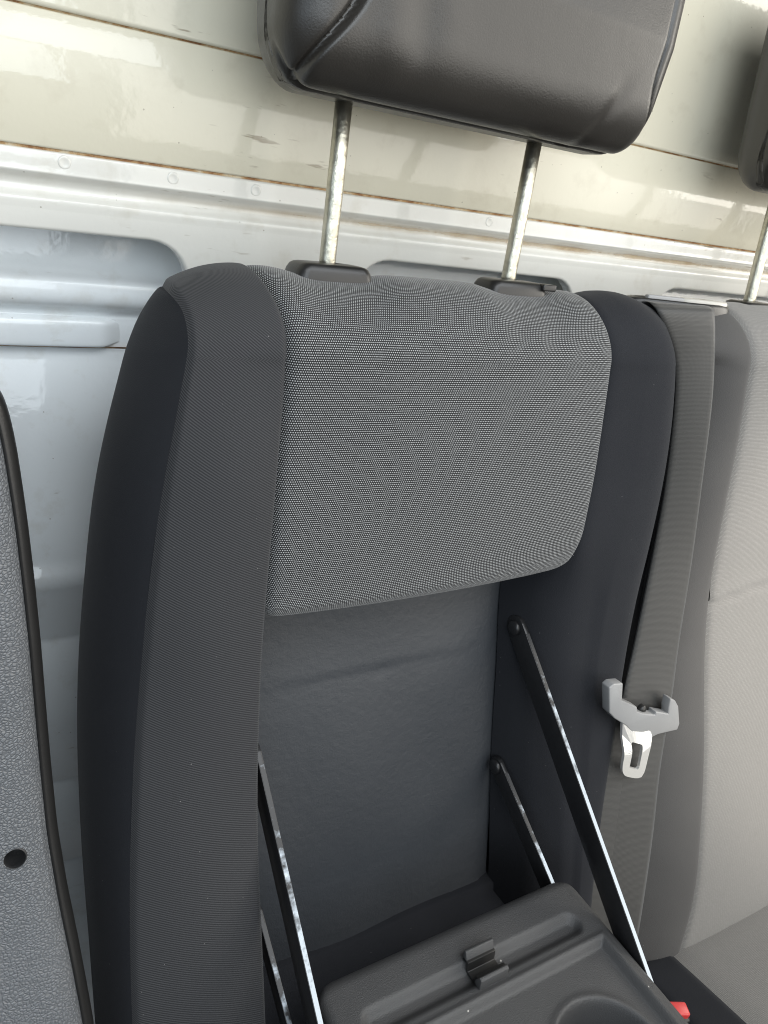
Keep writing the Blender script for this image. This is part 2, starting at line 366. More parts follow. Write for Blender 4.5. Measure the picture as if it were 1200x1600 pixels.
# ================================================================ seat profile
lw = spline([-.0, -.30, -.35, -.39, -.45, -.5, -.566, -.676, -.75, -.85, -.95], [0, 0, -.001, -.004, -.012, -.022, -.038, -.066, -.085, -.105, -.118])
def prof(t, top=-.039, r=.058):
    """backrest profile; t<0: front face at v=t ; t in 0..1: over the top to the back. returns v, w, inward normal (nv,nw)"""
    if t < 0:
        v = t+top-r; e = .002; s = (lw(v+e)-lw(v-e))/(2*e); ln = math.hypot(1, s)
        return v, lw(v), -s/ln, 1/ln
    a = math.pi*t                # 0 front .. pi back
    ry, rw = r, .062
    return top-r+ry*math.sin(a), rw-rw*math.cos(a), -math.sin(a), math.cos(a)
TF = lambda v, top=-.039, r=.058: v-(top-r)
def rows(v0, n1, n2, t1=.95, top=-.039, r=.058):
    return list(np.linspace(TF(v0, top, r), -.002, n1))+list(np.linspace(0, t1, n2))
def sp(u, t, d, top=-.039, r=.058):
    v, w, nv, nw = prof(t, top, r); return (u, v+nv*d, w+nw*d)

# ================================================================ seat with the folded-down middle back
seat = thing('van_seat', S(.4, -.95, -.1), 'dark seat with its middle back folded down into a cup-holder table', 'seat')
back = None
uS = spline([.01, -.02, -.039, -.065, -.09, -.13, -.18, -.25, -.33, -.39, -.48, -.56, -.65, -.95], [.190, .170, .157, .160, .1605, .155, .147, .138, .131, .126, .119, .114, .111, .112])
uB = spline([-.03, -.055, -.07, -.1, -.14, -.21, -.3, -.42, -.53, -.645, -.95], [.19, .168, .160, .147, .136, .121, .110, .101, .099, .101, .105])
uL = spline([0.02, -.03, -.05, -.07, -.1, -.2, -.3, -.39, -.45, -.95], [.205, .216, .224, .229, .2305, .2295, .228, .227, .226, .228])
def vparam(t, top=-.039, r=.058):           # monotone height-like parameter for edge curves (keeps going over the top)
    return t+top-r if t < 0 else top-r+r*math.sin(math.pi*min(t, .5)) + (0 if t < .5 else (t-.5)*.10)
# ---- backrest core (back shell), carries the covers
P = []
for v in np.linspace(-.90, -.075, 30):
    k = lw(v)*.6; P.append([S(u, v, .105+k+.03*math.sin(math.pi*q)) for q, u in zip(np.linspace(0, 1, 13), np.linspace(uB(v)+.012, .665, 13))])
back = grid_mesh('backrest', P, 'side', seat)
tag(back, 'dark fabric backrest with a woven grey upper panel and hollow lower middle')
# ---- left bolster: seam -> insert edge -> inner recess wall
def seam_dip(x, e0, e1, depth=.0035, wd=.004): return depth*(math.exp(-((x-e0)/wd)**2)+math.exp(-((x-e1)/wd)**2))
P = []
for t in rows(-.93, 110, 26):
    vp = vparam(t); a, b = uS(vp), uL(vp); row = []
    for q in np.concatenate([np.linspace(0, .12, 9)[:-1], np.linspace(.12, .92, 24), np.linspace(.92, 1, 7)[1:]]):
        u = a+(b-a)*q
        d = -.011*math.sin(math.pi*min(1, q*1.0))**.8*(sst(0, -.10, t) if t < 0 else 0) + .004*(1-q)**2 + seam_dip(u, a, b, .004, .0024) + .013*(1-q)**2.2*float(sst(.05, .5, t))
        if t < 0: d += .0006*math.sin(31*prof(t)[0]+5*q)
        row.append(S(*sp(u, t, d)))
    vq = prof(t)[0]
    if t < 0:
        for du, dw in ((.002, .010), (.004, .022), (.006, .05), (.008, .10)): row.append(S(b+du, vq, prof(t)[1]+dw))
    else:
        for dd in (.008, .016, .026, .036): row.append(S(*sp(b+.002, t, dd)))
    P.append(row)
grid_mesh('side_bolster', P, 'twill', back)
# ---- left side panel: seam -> back edge
P = []
tt = rows(-.93, 110, 20, .5)
for i, t in enumerate(tt):
    vp = vparam(t); a = Vector(sp(uS(vp), t, .0078+.013*float(sst(.05, .5, t)))); te = Vector(sp(uS(vparam(.5)), .5, .0208))
    vb = ip(t, [TF(-.93), TF(-.2), TF(-.14), 0, .18, .36, .5], [-.93, -.205, -.150, -.112, -.090, -.068, te.y])
    bk = Vector((uB(vb), vb, .105+lw(vb)*.75)).lerp(te, float(sst(.15, .5, t)))
    row = []
    for q in np.linspace(0, 1, 22):
        p = a.lerp(bk, q); p.x -= .012*math.sin(math.pi*q)**.75*ip(t, [-.10, .35], [1, 0]); p.y += .004*math.sin(math.pi*q)*ip(t, [-.03, .2, .5], [0, 1, 0])
        row.append(S(*p))
    k_ = float(sst(.5, .1, t)); row += [S(bk.x+.008*k_, bk.y, bk.z+.014*k_), S(bk.x+.03*k_, bk.y, bk.z+.02*k_)]
    P.append(row)
grid_mesh('side_panel', P, 'side', back)
# ---- right bolster: recess corner -> wall -> front -> valley
wc = spline([-.03, -.30, -.356, -.465, -.585, -.757, -.93], [.085, .085, .083, .063, .043, .013, -.015])
uV = spline([.02, -.03, -.045, -.06, -.09, -.14, -.2, -.3, -.4, -.5, -.57, -.65, -.72, -.95], [.632, .640, .650, .661, .680, .700, .714, .722, .718, .706, .690, .672, .660, .655])
uE = spline([.02, -.03, -.06, -.09, -.14, -.2, -.266, -.30, -.36, -.45, -.6, -.95], [.546, .550, .554, .559, .565, .571, .573, .573, .574, .578, .584, .586])
P = []
for t in rows(-.93, 110, 26):
    vp = vparam(t); v, w, nv, nw = prof(t); e, V = uE(vp), uV(vp); row = []
    low = float(sst(-.275, -.36, vp))           # below the insert the edge is free and softly rounded
    if t < 0:
        c0 = .548+.010*float(sst(-.5, -.8, v))
        rc = [(c0, wc(v)-w), (c0+(e-c0)*.15, (wc(v)-w)*.75), (c0+(e-c0)*.35, (wc(v)-w)*.5), (c0+(e-c0)*.6, .026)]
        for u, d in rc: row.append(S(u, v, w+d))
    else:
        for d in (.036, .030, .024, .018): row.append(S(*sp(e-.004, t, d)))
    for q, d in zip((0, .05, .11, .18, .25), (.014, .0075, .0040, .0016, .0)):
        row.append(S(*sp(e+(V-e)*q*(.6+.6*low), t, d*(.35+.65*low)+.0015)))
    for q in np.linspace(.34, 1, 18):
        x = max(0, (q-.55)/.45); d = -.003*math.sin(math.pi*min(1, (q-.2)/.6)) + .046*x**2.4*(1-.85*float(sst(-.10, .40, t)))
        row.append(S(*sp(e+(V-e)*q, t, d)))
    row.append(S(*sp(V-.002, t, .055-.035*float(sst(-.10, .40, t)))))
    P.append(row)
grid_mesh('side_bolster', P, 'side', back)
# ---- woven insert
uLi = lambda vp: uL(vp)+.0004
P = []
path = []
rb_ = .013
for a in np.linspace(-95, 0, 12): path.append(('b', a))
for t in np.linspace(TF(-.309+rb_)+.002, -.002, 70): path.append(('f', t))
for t in np.linspace(0, .95, 30): path.append(('f', t))
for k, t in path:
    row = []
    if k == 'b':
        v = -.309+rb_+rb_*math.sin(R(t)); w = rb_-rb_*math.cos(R(t)); nv, nw = -math.sin(R(t)), math.cos(R(t)); vp = v
    else: v, w, nv, nw = prof(t); vp = vparam(t)
    a, b = uLi(vp), uE(vp)+.0015
    if vp < -.262: b -= .030*(1-math.sqrt(max(0, 1-min(1, (-.262-vp)/.0436)**2)))
    for q in np.concatenate([np.linspace(0, .06, 9)[:-1], np.linspace(.06, .94, 48), np.linspace(.94, 1, 9)[1:]]):
        u = a+(b-a)*q; ed = min(u-a, b-u)
        d = .0065*math.exp(-ed/.0035) - .0045*math.sin(math.pi*q)**.7*(float(sst(.3, -.08, t)) if k == 'f' else 1)
        if k == 'b': d += .0
        else:
            for pu in (.290, .476):
                g = math.exp(-((u-pu)/.040)**4)*math.exp(-((t-.40)/.26)**4); d += .0050*g
                d += .0006*math.sin((u-pu)*150)*math.exp(-((u-pu)/.06)**2)*math.exp(-((t-.12)/.12)**2)
            d += .0006*math.sin(v*42+u*9)*math.sin(u*26+1)
        row.append(S(u, v+nv*d, w+nw*d))
    P.append(row)
ins = grid_mesh('insert_panel', P, 'weave', back); tag(ins, 'black and white dotted woven upper panel')
# ---- vinyl back of the hollow
P = []
for v in np.linspace(-.735, -.27, 90):
    row = []
    for q in np.linspace(0, 1, 40):
        u = .236+(.556-.236)*q; x = (u-.39)/.15
        w = wc(v)-.004*(1-abs(x)**2) + .0016*float(sst(-.424, -.431, v+.004*math.sin(u*13)))*float(sst(1.05, .5, abs(x)))
        for du, dv in ((.391, -.432), (.513, -.428)): w += .0022*math.exp(-(((u-du)/.004)**2+((v-dv)/.004)**2))
        w += .0012*math.sin(u*38+v*11)*math.sin(v*17+1)
        w += .003*float(sst(.95, .985, q))
        row.append(S(u, v, w))
    P.append(row)
tag(grid_mesh('hollow_back', P, 'vinyl', back), 'charcoal vinyl sheet at the back of the hollow')
# lower lip and floor of the hollow
P = []
for i, (v, w) in enumerate([(-.728, .030), (-.732, .012), (-.734, .008), (-.738, .006), (-.745, -.02), (-.752, -.05), (-.760, -.09), (-.768, -.12), (-.80, -.13), (-.9, -.135)]):
    P.append([S(u, v+.002*math.sin(u*30)-(.006 if i > 2 else 0), w) for u in np.linspace(.236, .566, 24)])
grid_mesh('hollow_floor', P, 'side', back)
# ---- head restraint
def head_restraint(parent, cu_, name='head_restraint', left=.150, rightw=.176):
    """soft block; seams near both sides; returns mesh"""
    N1, N2, N3 = 150, 84, 44
    bm = bmesh.new(); verts = {}
    hx, v0, v1, w0, w1 = .180, .080, .285, .004, .104
    cxm, vm, wm = cu_, (v0+v1)/2, (w0+w1)/2; hv, hw = (v1-v0)/2, (w1-w0)/2
    def shape(x, y, z):
        # x,y,z in -1..1 on the cube surface -> rounded block
        rx = .044
        p = np.array([x*hx, y*hv, z*hw]); c_ = np.array([hx, hv, hw])-np.array([.030, .040, .030])
        q = np.clip(p, -c_, c_); dlt = p-q; L = np.linalg.norm(dlt/np.array([.030, .040, .030]))
        if L > 1e-9: p = q+dlt/L*min(1, 1.0) if np.abs(dlt).max() > 1e-9 else p
        u_, v_, w_ = p
        # crown of the front, narrowing to the bottom and the back
        yy = v_/hv
        u_ *= 1-.035*(1-yy)*.5*(1 if z < 0 else 1)-.05*max(0, (w_+hw)/(2*hw)-.55)
        w_ += .008*(1-(u_/hx)**2)*(-1 if w_ < 0 else .3)
        w_ += .018*max(0, -yy-.2)*(1 if w_ < 0 else -.1)
        # seams: front panel boundary near the sides, lower welt
        for us in (-(.130+.028*sst(-.40, -.95, yy)), .147+.014*sst(-.40, -.95, yy)):
            k = sst(.03, -.02, w_)
            w_ += k*(.0105*math.exp(-((u_-us)/.0026)**2) + (.004*sst(-.001, .004, abs(u_)-abs(us)) if u_*us > 0 else 0))
        g = math.exp(-((w_-(-.006))/.0035)**2)*sst(-.72, -.9, yy); v_ += .0045*g
        if w_ < 0:  # tension folds
            w_ += .0016*math.sin(u_*120+yy*2)*sst(-.1, -.5, yy)*sst(-1., -.6, yy)*math.exp(-((u_+.09)/.03)**2)
            w_ += .0022*math.exp(-((u_-.128-.03*yy)/.008)**2)*sst(-.4, -.8, yy)
        return (cxm+u_, vm+v_, wm+w_)
    def vert(i, j, k):
        key = (i, j, k)
        if key not in verts: verts[key] = bm.verts.new(S(*shape(2*i/N1-1, 2*j/N2-1, 2*k/N3-1)))
        return verts[key]
    for i in range(N1):
        for j in range(N2):
            for k in (0, N3): bm.faces.new([vert(i, j, k), vert(i+1, j, k), vert(i+1, j+1, k), vert(i, j+1, k)])
    for j in range(N2):
        for k in range(N3):
            for i in (0, N1): bm.faces.new([vert(i, j, k), vert(i, j+1, k), vert(i, j+1, k+1), vert(i, j, k+1)])
    for i in range(N1):
        for k in range(N3):
            for j in (0, N2): bm.faces.new([vert(i, j, k), vert(i+1, j, k), vert(i+1, j, k+1), vert(i, j, k+1)])
    o = bm_obj(name, bm, 'leather', parent, angle=180)
    return o
def post(parent, u0, u1=None):
    u1 = u0 if u1 is None else u1
    return tube('post', [S(u0, -.06, .070), S(u0, -.03, .070), S((u0+u1)/2, .03, .070), S(u1, .095, .070)], .0066*SC, 'zinc', parent)
def collar(parent, u0, top=-.0375, button=True):
    pts = []; hw_, hd = .032, .017
    for sx_, sw, a0 in ((1, 1, 0), (-1, 1, 90), (-1, -1, 180), (1, -1, 270)):
        for a in np.linspace(a0, a0+90, 5): pts.append((u0+sx_*(hw_-.008)+.008*math.cos(R(a)), .066+sw*(hd-.008)+.008*math.sin(R(a))))
    P = []
    for dv, s in ((-.016, 1.06), (-.008, 1.05), (-.002, 1.00), (.0015, .93), (.0030, .85), (.0036, .76), (.0040, .5), (.0042, .24), (.000, .23)):
        P.append([S(u0+(u-u0)*s, top+dv, .066+(w-.066)*s) for u, w in pts])
    o = grid_mesh('post_collar', P, 'black_plastic', parent, close_u=True)
    if button:
        box('release_button', S(u0+.031, top+.0005, .052), (UU, VV, WW), (.016*SC, .006*SC, .012*SC), 'black_plastic', o, .0012)
    return o
hr = head_restraint(seat, .3975); tag(hr, 'black leatherette head restraint on two zinc posts')
post(hr, .290, .2925); post(hr, .4755, .480)
collar(back, .290, button=False); collar(back, .4755)

# ---- folding table
TH = R(5); TO = Vector((0, -.617, -.094)); TFW = Vector((0, -math.sin(TH), -math.cos(TH))); TN = Vector((0, math.cos(TH), -math.sin(TH)))
def TB(u, l, h_): p = TO+TFW*l+TN*h_; return S(u, p.y, p.z)
UT0, UT1, LT = .250, .549, .40
uc, lc, rc_ = .463, .160, .047
def table_h(u, l):
    h_ = 0.
    # rounded rear and side edges
    for e, r_ in ((l, .014), (u-UT0, .009), (UT1-u, .009), (LT-l, .012)):
        if e < r_: h_ -= r_-math.sqrt(max(0, r_*r_-(r_-e)**2))
    # pen groove
    dx = max(0, abs(u-(UT0+UT1)/2)-.112); dd = math.hypot(dx, l-.050)
    h_ -= .0075*float(sst(.0135, .0035, dd))
    # tray sunk behind a small kerb
    m_ = min(u-(UT0+.017), UT1-.017-u, l-.074, LT-.03-l)
    h_ -= .0065*float(sst(-.001, .006, m_)); h_ += .0014*math.exp(-((m_+.003)/.0025)**2)
    # cup hole
    dc = math.hypot(u-uc, l-lc)
    h_ -= .060*float(sst(rc_+.004, rc_-.006, dc)) ; h_ += .0012*math.exp(-((dc-rc_-.006)/.004)**2)
    return h_
us_ = np.unique(np.concatenate([UT0+np.array([0, .0002, .0008, .002, .004, .0065, .009]), np.linspace(UT0+.011, UT1-.011, 200), UT1-np.array([0, .0002, .0008, .002, .004, .0065, .009])]))
ls_ = np.unique(np.concatenate([np.array([0, .0002, .0008, .002, .004, .0075, .011, .014]), np.linspace(.016, LT-.013, 250), LT-np.array([0, .0005, .002, .006, .011])]))
def round_corner(u, l, r_=.022):
    for cx, sx_ in ((UT0+r_, -1), (UT1-r_, 1)):
        if (u-cx)*sx_ > 0 and l < r_:
            x, y = (u-cx)*sx_/r_, (r_-l)/r_
            u = cx+sx_*r_*x*math.sqrt(1-y*y/2); l = r_-r_*y*math.sqrt(1-x*x/2)
    return u, l
P = []
for l in ls_:
    row = []
    for u in us_:
        ur, lr = round_corner(u, l); row.append(TB(ur, lr, table_h(u, l)))
    P.append(row)
# skirt all round: add rows/cols
tab = grid_mesh('folding_table', P, 'table_plastic', seat, flip=True)
tag(tab, 'dark grey moulded plastic table with a round cup hole and pen groove')
edge = [round_corner(UT0, l) for l in ls_[::-1]]+[round_corner(u, 0) for u in us_]+[round_corner(UT1, l) for l in ls_]
P = [[TB(u, l, h_) for u, l in edge] for h_ in (-.0138, -.03, -.052)]
for i, (u, l) in enumerate(edge):
    ed_ = max(table_h(min(max(u, UT0), UT1), l), -.0139); 
    e2 = -.014 if l < .02 else -.009; P[0][i] = TB(u, l, e2 if (l > .02 or UT0+.02 < u < UT1-.02) else -.0125)
grid_mesh('skirt', P, 'table_plastic', tab)
P = [[TB(u, l, -.052) for u in np.linspace(UT0+.004, UT1-.004, 12)] for l in np.linspace(.004, LT, 12)]
grid_mesh('padded_underside', P, 'side', tab)
# holder clip straddling the groove: U-shaped spring with two upright jaws
clip_c = .404
TU = UU; TLd = (TB(0, 1, 0)-TB(0, 0, 0)).normalized(); TNd = (TB(0, 0, 1)-TB(0, 0, 0)).normalized()
def tprofile(pts, u0, u1, mat, name, parent, bev=.0008):
    return prism(name, [TB(u0, l, h_) for l, h_ in pts], (TB(u1, 0, 0)-TB(u0, 0, 0)), mat, parent, bev)
clip = tprofile([(.0355, .0035), (.0375, .0050), (.0440, .0050), (.0440, .0035), (.0455, -.0045), (.0545, -.0045), (.0555, .0035), (.0560, .0050), (.0625, .0050), (.0645, .0035), (.0645, .0015), (.0585, .0015), (.0570, -.0065), (.0430, -.0065), (.0415, .0015), (.0355, .0015)], clip_c-.016, clip_c+.016, 'black_plastic', 'pen_clip', tab, .0006)
tprofile([(.0350, .000), (.0345, .0115), (.0375, .0125), (.0415, .0045), (.0415, .000)], clip_c-.016, clip_c+.016, 'table_plastic', 'jaw', clip)
tprofile([(.0585, .000), (.0585, .0045), (.0625, .0125), (.0660, .0115), (.0665, .000)], clip_c-.019, clip_c+.013, 'table_plastic', 'jaw', clip)
# ---- swing arms
def arm(u, a, b, width, thick=.0055, rivet=True, tail=None):
    (v0, w0), (v1, w1) = a, b; d = Vector((0, v1-v0, w1-w0)); L = d.length; d.normalize(); nn = Vector((0, d.z, -d.y))
    if nn.z > 0: nn = -nn       # towards the front
    h_ = width/2; prof_ = []
    for k in np.linspace(90, 270, 9): prof_.append((h_*math.cos(R(k)), h_*math.sin(R(k))))
    for k in np.linspace(-90, 90, 9): prof_.append((L+h_*math.cos(R(k)), h_*math.sin(R(k))))
    pts = [S(u, v0+d.y*x+nn.y*y, w0+d.z*x+nn.z*y) for x, y in prof_]
    o = prism('swing_arm', pts, UU*thick*SC, 'bar', seat, .0006, 2)
    # front edge strip: sky reflection painted as pale colour, with some chipped paint
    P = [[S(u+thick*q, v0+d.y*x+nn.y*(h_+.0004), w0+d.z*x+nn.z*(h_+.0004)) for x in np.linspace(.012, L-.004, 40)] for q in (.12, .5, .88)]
    grid_mesh('worn_glint_edge', P, 'bar_edge', o)
    if rivet:
        P = []
        for r_, hh in ((.0085, 0), (.0085, .0022), (.0078, .0034), (.0055, .0044), (.0030, .0048), (.0001, .0049)):
            P.append([S(u-hh, v0+r_*math.cos(k), w0+r_*math.sin(k)) for k in np.linspace(0, 2*math.pi, 20, endpoint=False)])
        grid_mesh('rivet', P, 'bar', o, close_u=True, flip=True)
    return o
AV = .541
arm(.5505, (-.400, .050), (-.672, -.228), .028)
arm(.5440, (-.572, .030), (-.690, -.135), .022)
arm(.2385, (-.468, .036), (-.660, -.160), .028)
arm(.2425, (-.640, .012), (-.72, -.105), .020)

# ---- cushion of this seat (under the table)
def cushion(parent, u0, u1, vtop, wback, wfront, mats, seams, rad=.03):
    """mats: list of (u_from, u_to, mat, name)"""
    first = None
    for a, b, mt, nm in mats:
        P = []
        prof_ = [(wback, vtop-.10), (wback-.002, vtop-.03), (wback-.010, vtop-.008), (wback-.03, vtop)]
        prof_ += [(wback-.03+(wfront-wback+.08)*q, vtop+.012*math.sin(math.pi*q)-.0*q) for q in np.linspace(.05, 1, 30)]
        prof_ += [(wfront+.025, vtop-.008), (wfront+.006, vtop-.03), (wfront, vtop-.08), (wfront+.01, vtop-.15)]
        for w, v in prof_:
            row = []
            for q in np.linspace(0, 1, 24):
                u = a+(b-a)*q; dv = 0
                for e in (a, b):
                    s_ = abs(u-e)
                    if e in (u0, u1):
                        dv -= rad*(1-math.sqrt(max(0, 1-max(0, 1-s_/rad)**2)))*1.6
                    else: dv -= .004*math.exp(-(s_/.005)**2)
                row.append(S(u, v+dv, w))
            P.append(row)
        o = grid_mesh(nm, P, mt, parent if first is None else first)
        if first is None: first = o
    return first
cushion(seat, .11, .66, -.775, -.05, -.52, [(.19, .58, 'grey_weave', 'cushion'), (.11, .19, 'side', 'cushion_side'), (.58, .66, 'side', 'cushion_side')], [])

# ================================================================ neighbouring seat
seat2 = thing('van_seat', S(.98, -1.0, -.12), 'light grey fabric seat beside the fold-down table, belt hanging at its edge', 'seat')
P = []
for v in np.linspace(-.95, -.05, 26): P.append([S(u, v, .115+lw(v)*.6+.02*math.sin(math.pi*q)) for q, u in zip(np.linspace(0, 1, 13), np.linspace(.70, 1.30, 13))])
back2 = grid_mesh('backrest', P, 'side', seat2)
uV2 = spline([.02, -.03, -.05, -.08, -.14, -.95], [.690, .692, .694, .700, .706, .712])
uI2 = spline([.02, -.03, -.06, -.1, -.19, -.29, -.4, -.5, -.6, -.7, -.8, -.86, -.95], [.750, .756, .764, .772, .790, .803, .817, .830, .838, .838, .830, .815, .79])
P = []
for t in rows(-.95, 110, 26):
    vp = vparam(t); a, b = uV2(vp), uI2(vp); row = [S(*sp(a, t, .052))]
    for q in np.linspace(0, 1, 26):
        d = .050*(1-q)**2.1*(1-.75*float(sst(-.06, .1, t)))-.002*math.sin(math.pi*q) + .003*math.exp(-((1-q)*(b-a)/.004)**2)
        row.append(S(*sp(a+(b-a)*q, t, d)))
    P.append(row)
grid_mesh('side_bolster', P, 'smooth', back2)
P = []
for t in rows(-.95, 130, 26):
    vp = vparam(t); v = prof(t)[0]; a, b = uI2(vp), 1.20; row = []
    for q in np.concatenate([np.linspace(0, .05, 8)[:-1], np.linspace(.05, 1, 40)]):
        u = a+(b-a)*q; d = .003*math.exp(-(u-a)/.003)-.006*math.sin(math.pi*q)**.6
        if t < 0:
            vs2 = -.392+.016*sst(.77, .92, u)+.008*sst(.85, 1.05, u)
            d += .0045*math.exp(-((v-vs2)/.0035)**2); d -= .002*sst(.03, 0, v-vs2)*sst(-.01, .008, v-vs2)
        row.append(S(*sp(u, t, d)))
    P.append(row)
grid_mesh('insert_panel', P, 'grey_weave', back2)
P = []
for t in rows(-.95, 60, 20):
    row = []
    for q in np.linspace(0, 1, 20):
        x = max(0, (q-.45)/.55); row.append(S(*sp(1.20+.13*q, t, .05*(1-math.sqrt(max(0, 1-x*x)))-.004*math.sin(math.pi*q))))
    P.append(row)
grid_mesh('side_bolster', P, 'smooth', back2)
hr2 = link('head_restraint', hr.data.copy(), None, seat2); hr2.data.transform(Matrix.Translation(UU*(.948-.3975)*SC)); tag(hr2, 'black leatherette head restraint on zinc posts')
post(hr2, .8365, .834); post(hr2, 1.02)
collar(back2, .8365, button=False); collar(back2, 1.02)
cushion(seat2, .715, 1.32, -.855, -.075, -.60, [(.80, 1.22, 'grey_weave', 'cushion'), (.715, .80, 'side', 'cushion_side'), (1.22, 1.32, 'side', 'cushion_side')], [])

# ================================================================ belt between the seats
belt = thing('seat_belt', S(.7, -.8, .0), 'dark grey seat belt hanging between the two seats with a pale metal tongue', 'seat belt')
bz = [(.620, .048), (.640, .036), (.700, .018), (.745, .016), (.762, .026), (.765, .048), (.755, .066), (.70, .075), (.64, .070)]
def chaik_c(p, it=2):
    for _ in range(it):
        q = []
        for a, b in zip(p, p[1:]+p[:1]): q += [(a[0]*.75+b[0]*.25, a[1]*.75+b[1]*.25), (a[0]*.25+b[0]*.75, a[1]*.25+b[1]*.75)]
        p = q
    return p
bz = chaik_c(bz)
bz = [(u, w+.012) for u, w in bz]; cxb, cyb = .695, .058
P = []
for dv, s in ((-.014, 1.0), (-.008, 1.0), (.001, .985), (.004, .95), (.005, .90), (.004, .85), (-.001, .80), (-.006, .5), (-.006, .01)):
    P.append([S(cxb+(u-cxb)*s, -.0435+dv, cyb+(w-cyb)*s) for u, w in bz])
guide = grid_mesh('belt_guide', P, 'black_plastic', belt, close_u=True)
P = []
for dv, s in ((-.004, 1.0), (.003, 1.0), (.005, .94), (.0055, .8), (.0055, .1)):
    c2 = chaik_c([(.690, .034), (.735, .020), (.752, .024), (.752, .036), (.735, .044), (.695, .050)])
    P.append([S(.722+(u-.722)*s, -.0405+dv, .046+(w-.036)*s) for u, w in c2])
grid_mesh('guide_clip', P, 'dull_metal', guide, close_u=True)
box('guide_rib', S(.668, -.038, .050), (UU*.97-WW*.24, VV, WW*.97+UU*.24), (.045*SC, .006*SC, .007*SC), 'grey_plastic', guide, .0015)
# webbing: left and right edge points (u, v, w) from the guide down to the seat crease
wb = [((.636, -.041, .046), (.708, -.041, .040)), ((.636, -.043, .036), (.706, -.040, .022)), ((.640, -.0529, .026), (.704, -.0485, .012)), ((.6746, -.0936, .024), (.716, -.0897, .008)), ((.6924, -.1473, .022), (.7279, -.1433, .004)), ((.7077, -.2344, .020), (.7449, -.2307, .002)), ((.712, -.3269, .0155), (.7619, -.3263, -.0005)), ((.7038, -.4202, .004), (.7639, -.4233, -.0114)), ((.6894, -.4879, -.0096), (.7604, -.4955, -.0251)), ((.6759, -.5697, -.0289), (.7459, -.5805, -.0457)), ((.6602, -.6436, -.0458), (.7377, -.6598, -.0659)), ((.6473, -.7177, -.0627), (.7257, -.7389, -.0862)), ((.640, -.80, -.080), (.715, -.82, -.104))]
def strap(wb, name, lab, n_=140):
    ks = np.linspace(0, 1, len(wb)); F_ = [[spline(ks, [p[e][c_] for p in wb]) for c_ in range(3)] for e in (0, 1)]
    Pf = []
    for k in np.linspace(0, 1, n_):
        a = Vector([f_(k) for f_ in F_[0]]); b = Vector([f_(k) for f_ in F_[1]]); rf, rk = [], []
        for q in np.linspace(0, 1, 15):
            p = a.lerp(b, q); p.z += -.0012*math.sin(math.pi*q)+.0010*(abs(q-.5) > .44)
            rf.append(S(*p)); rk.append(S(p.x, p.y, p.z+.0022))
        Pf.append(rf+rk[::-1])
    return tag(grid_mesh(name, Pf, 'belt', belt, close_u=True), lab)
strap(wb, 'webbing', 'dark grey woven belt webbing')
low = [(tuple(np.array(a)+[-.004-.016*k, 0, .0012]), tuple(np.array(a)*.4+np.array(b)*.6+[0, 0, .0016])) for k, (a, b) in zip((0, .3, .6, .9, 1.2), wb[8:])]
strap(low, 'webbing', 'lower run of belt webbing behind the tongue', 50)
# fabric gusset in the gap between the two backrests
P = []
for t in rows(-.93, 60, 16, .45): P.append([S(*sp(u, t, .036-.008*float(sst(-.04, .15, t)))) for u in np.linspace(.63, .745, 8)])
grid_mesh('gusset', P, 'side', back)
# tongue on the webbing, its outline given across the belt (u) and along it (v)
body = [(0.6148, -0.4363), (0.6209, -0.433), (0.6363, -0.4356), (0.6425, -0.4594), (0.672, -0.4755), (0.675, -0.4826), (0.6856, -0.4879), (0.7102, -0.4965), (0.7098, -0.4917), (0.735, -0.5014), (0.732, -0.4933), (0.7306, -0.4789), (0.7409, -0.484), (0.7507, -0.4949), (0.7632, -0.5224), (0.7623, -0.5317), (0.7255, -0.5281), (0.7098, -0.5304), (0.684, -0.5203), (0.6629, -0.4989), (0.6378, -0.4821), (0.6263, -0.4716)]
outer = [(0.6508, -0.4888), (0.6611, -0.5043), (0.6616, -0.5262), (0.6637, -0.5518), (0.6696, -0.5632), (0.6778, -0.5691), (0.7021, -0.5798), (0.7096, -0.5767), (0.7073, -0.5466), (0.7069, -0.5278), (0.7133, -0.5185)]
slot = [(0.6739, -0.5216), (0.6921, -0.5287), (0.6964, -0.5648), (0.6774, -0.5556)]
def TG(p, z): return S(p[0], p[1], -.030-z)
def tong(name, pts, z0, z1, mat, parent, bev=.0015, seg=3):
    return prism(name, [TG(p, z0) for p in pts], S(0, 0, -z1)-S(0, 0, -z0), mat, parent, bev, seg)
tongue = tong('tongue', body, .000, .012, 'grey_plastic', belt, .0024, 3)
tag(tongue, 'grey plastic and pale steel belt tongue')
# steel latch plate: frame with a slot, resampled so both loops have the same count
def resamp(p, k, closed=True):
    A = np.array(p+[p[0]] if closed else p); L = np.concatenate([[0], np.cumsum(np.linalg.norm(np.diff(A, axis=0), axis=1))]); t = np.linspace(0, L[-1], k, endpoint=not closed)
    return [(float(np.interp(x, L, A[:, 0])), float(np.interp(x, L, A[:, 1]))) for x in t]
ctr = np.mean(np.array(slot), axis=0)
def polar(p, k=48):
    out = []; A = np.array(p); 
    for a in np.linspace(-math.pi, math.pi, k, endpoint=False):
        d_ = np.array([math.cos(a), math.sin(a)]); best = 0
        for i in range(len(A)):
            p0, p1 = A[i], A[(i+1) % len(A)]; e = p1-p0; den = d_[0]*e[1]-d_[1]*e[0]
            if abs(den) < 1e-12: continue
            r_ = p0-ctr; t_ = (r_[0]*e[1]-r_[1]*e[0])/den; s_ = (r_[0]*d_[1]-r_[1]*d_[0])/den
            if t_ > 0 and -1e-6 <= s_ <= 1+1e-6: best = max(best, t_)
        out.append(tuple(ctr+d_*best))
    return out
oo, ii = polar(chaik_c(outer, 2)), polar(slot)
P = [[TG(p, z) for p in lp] for lp, z in ((ii, .016), (ii, .0195), (oo, .0195), (oo, .016), (ii, .016))]
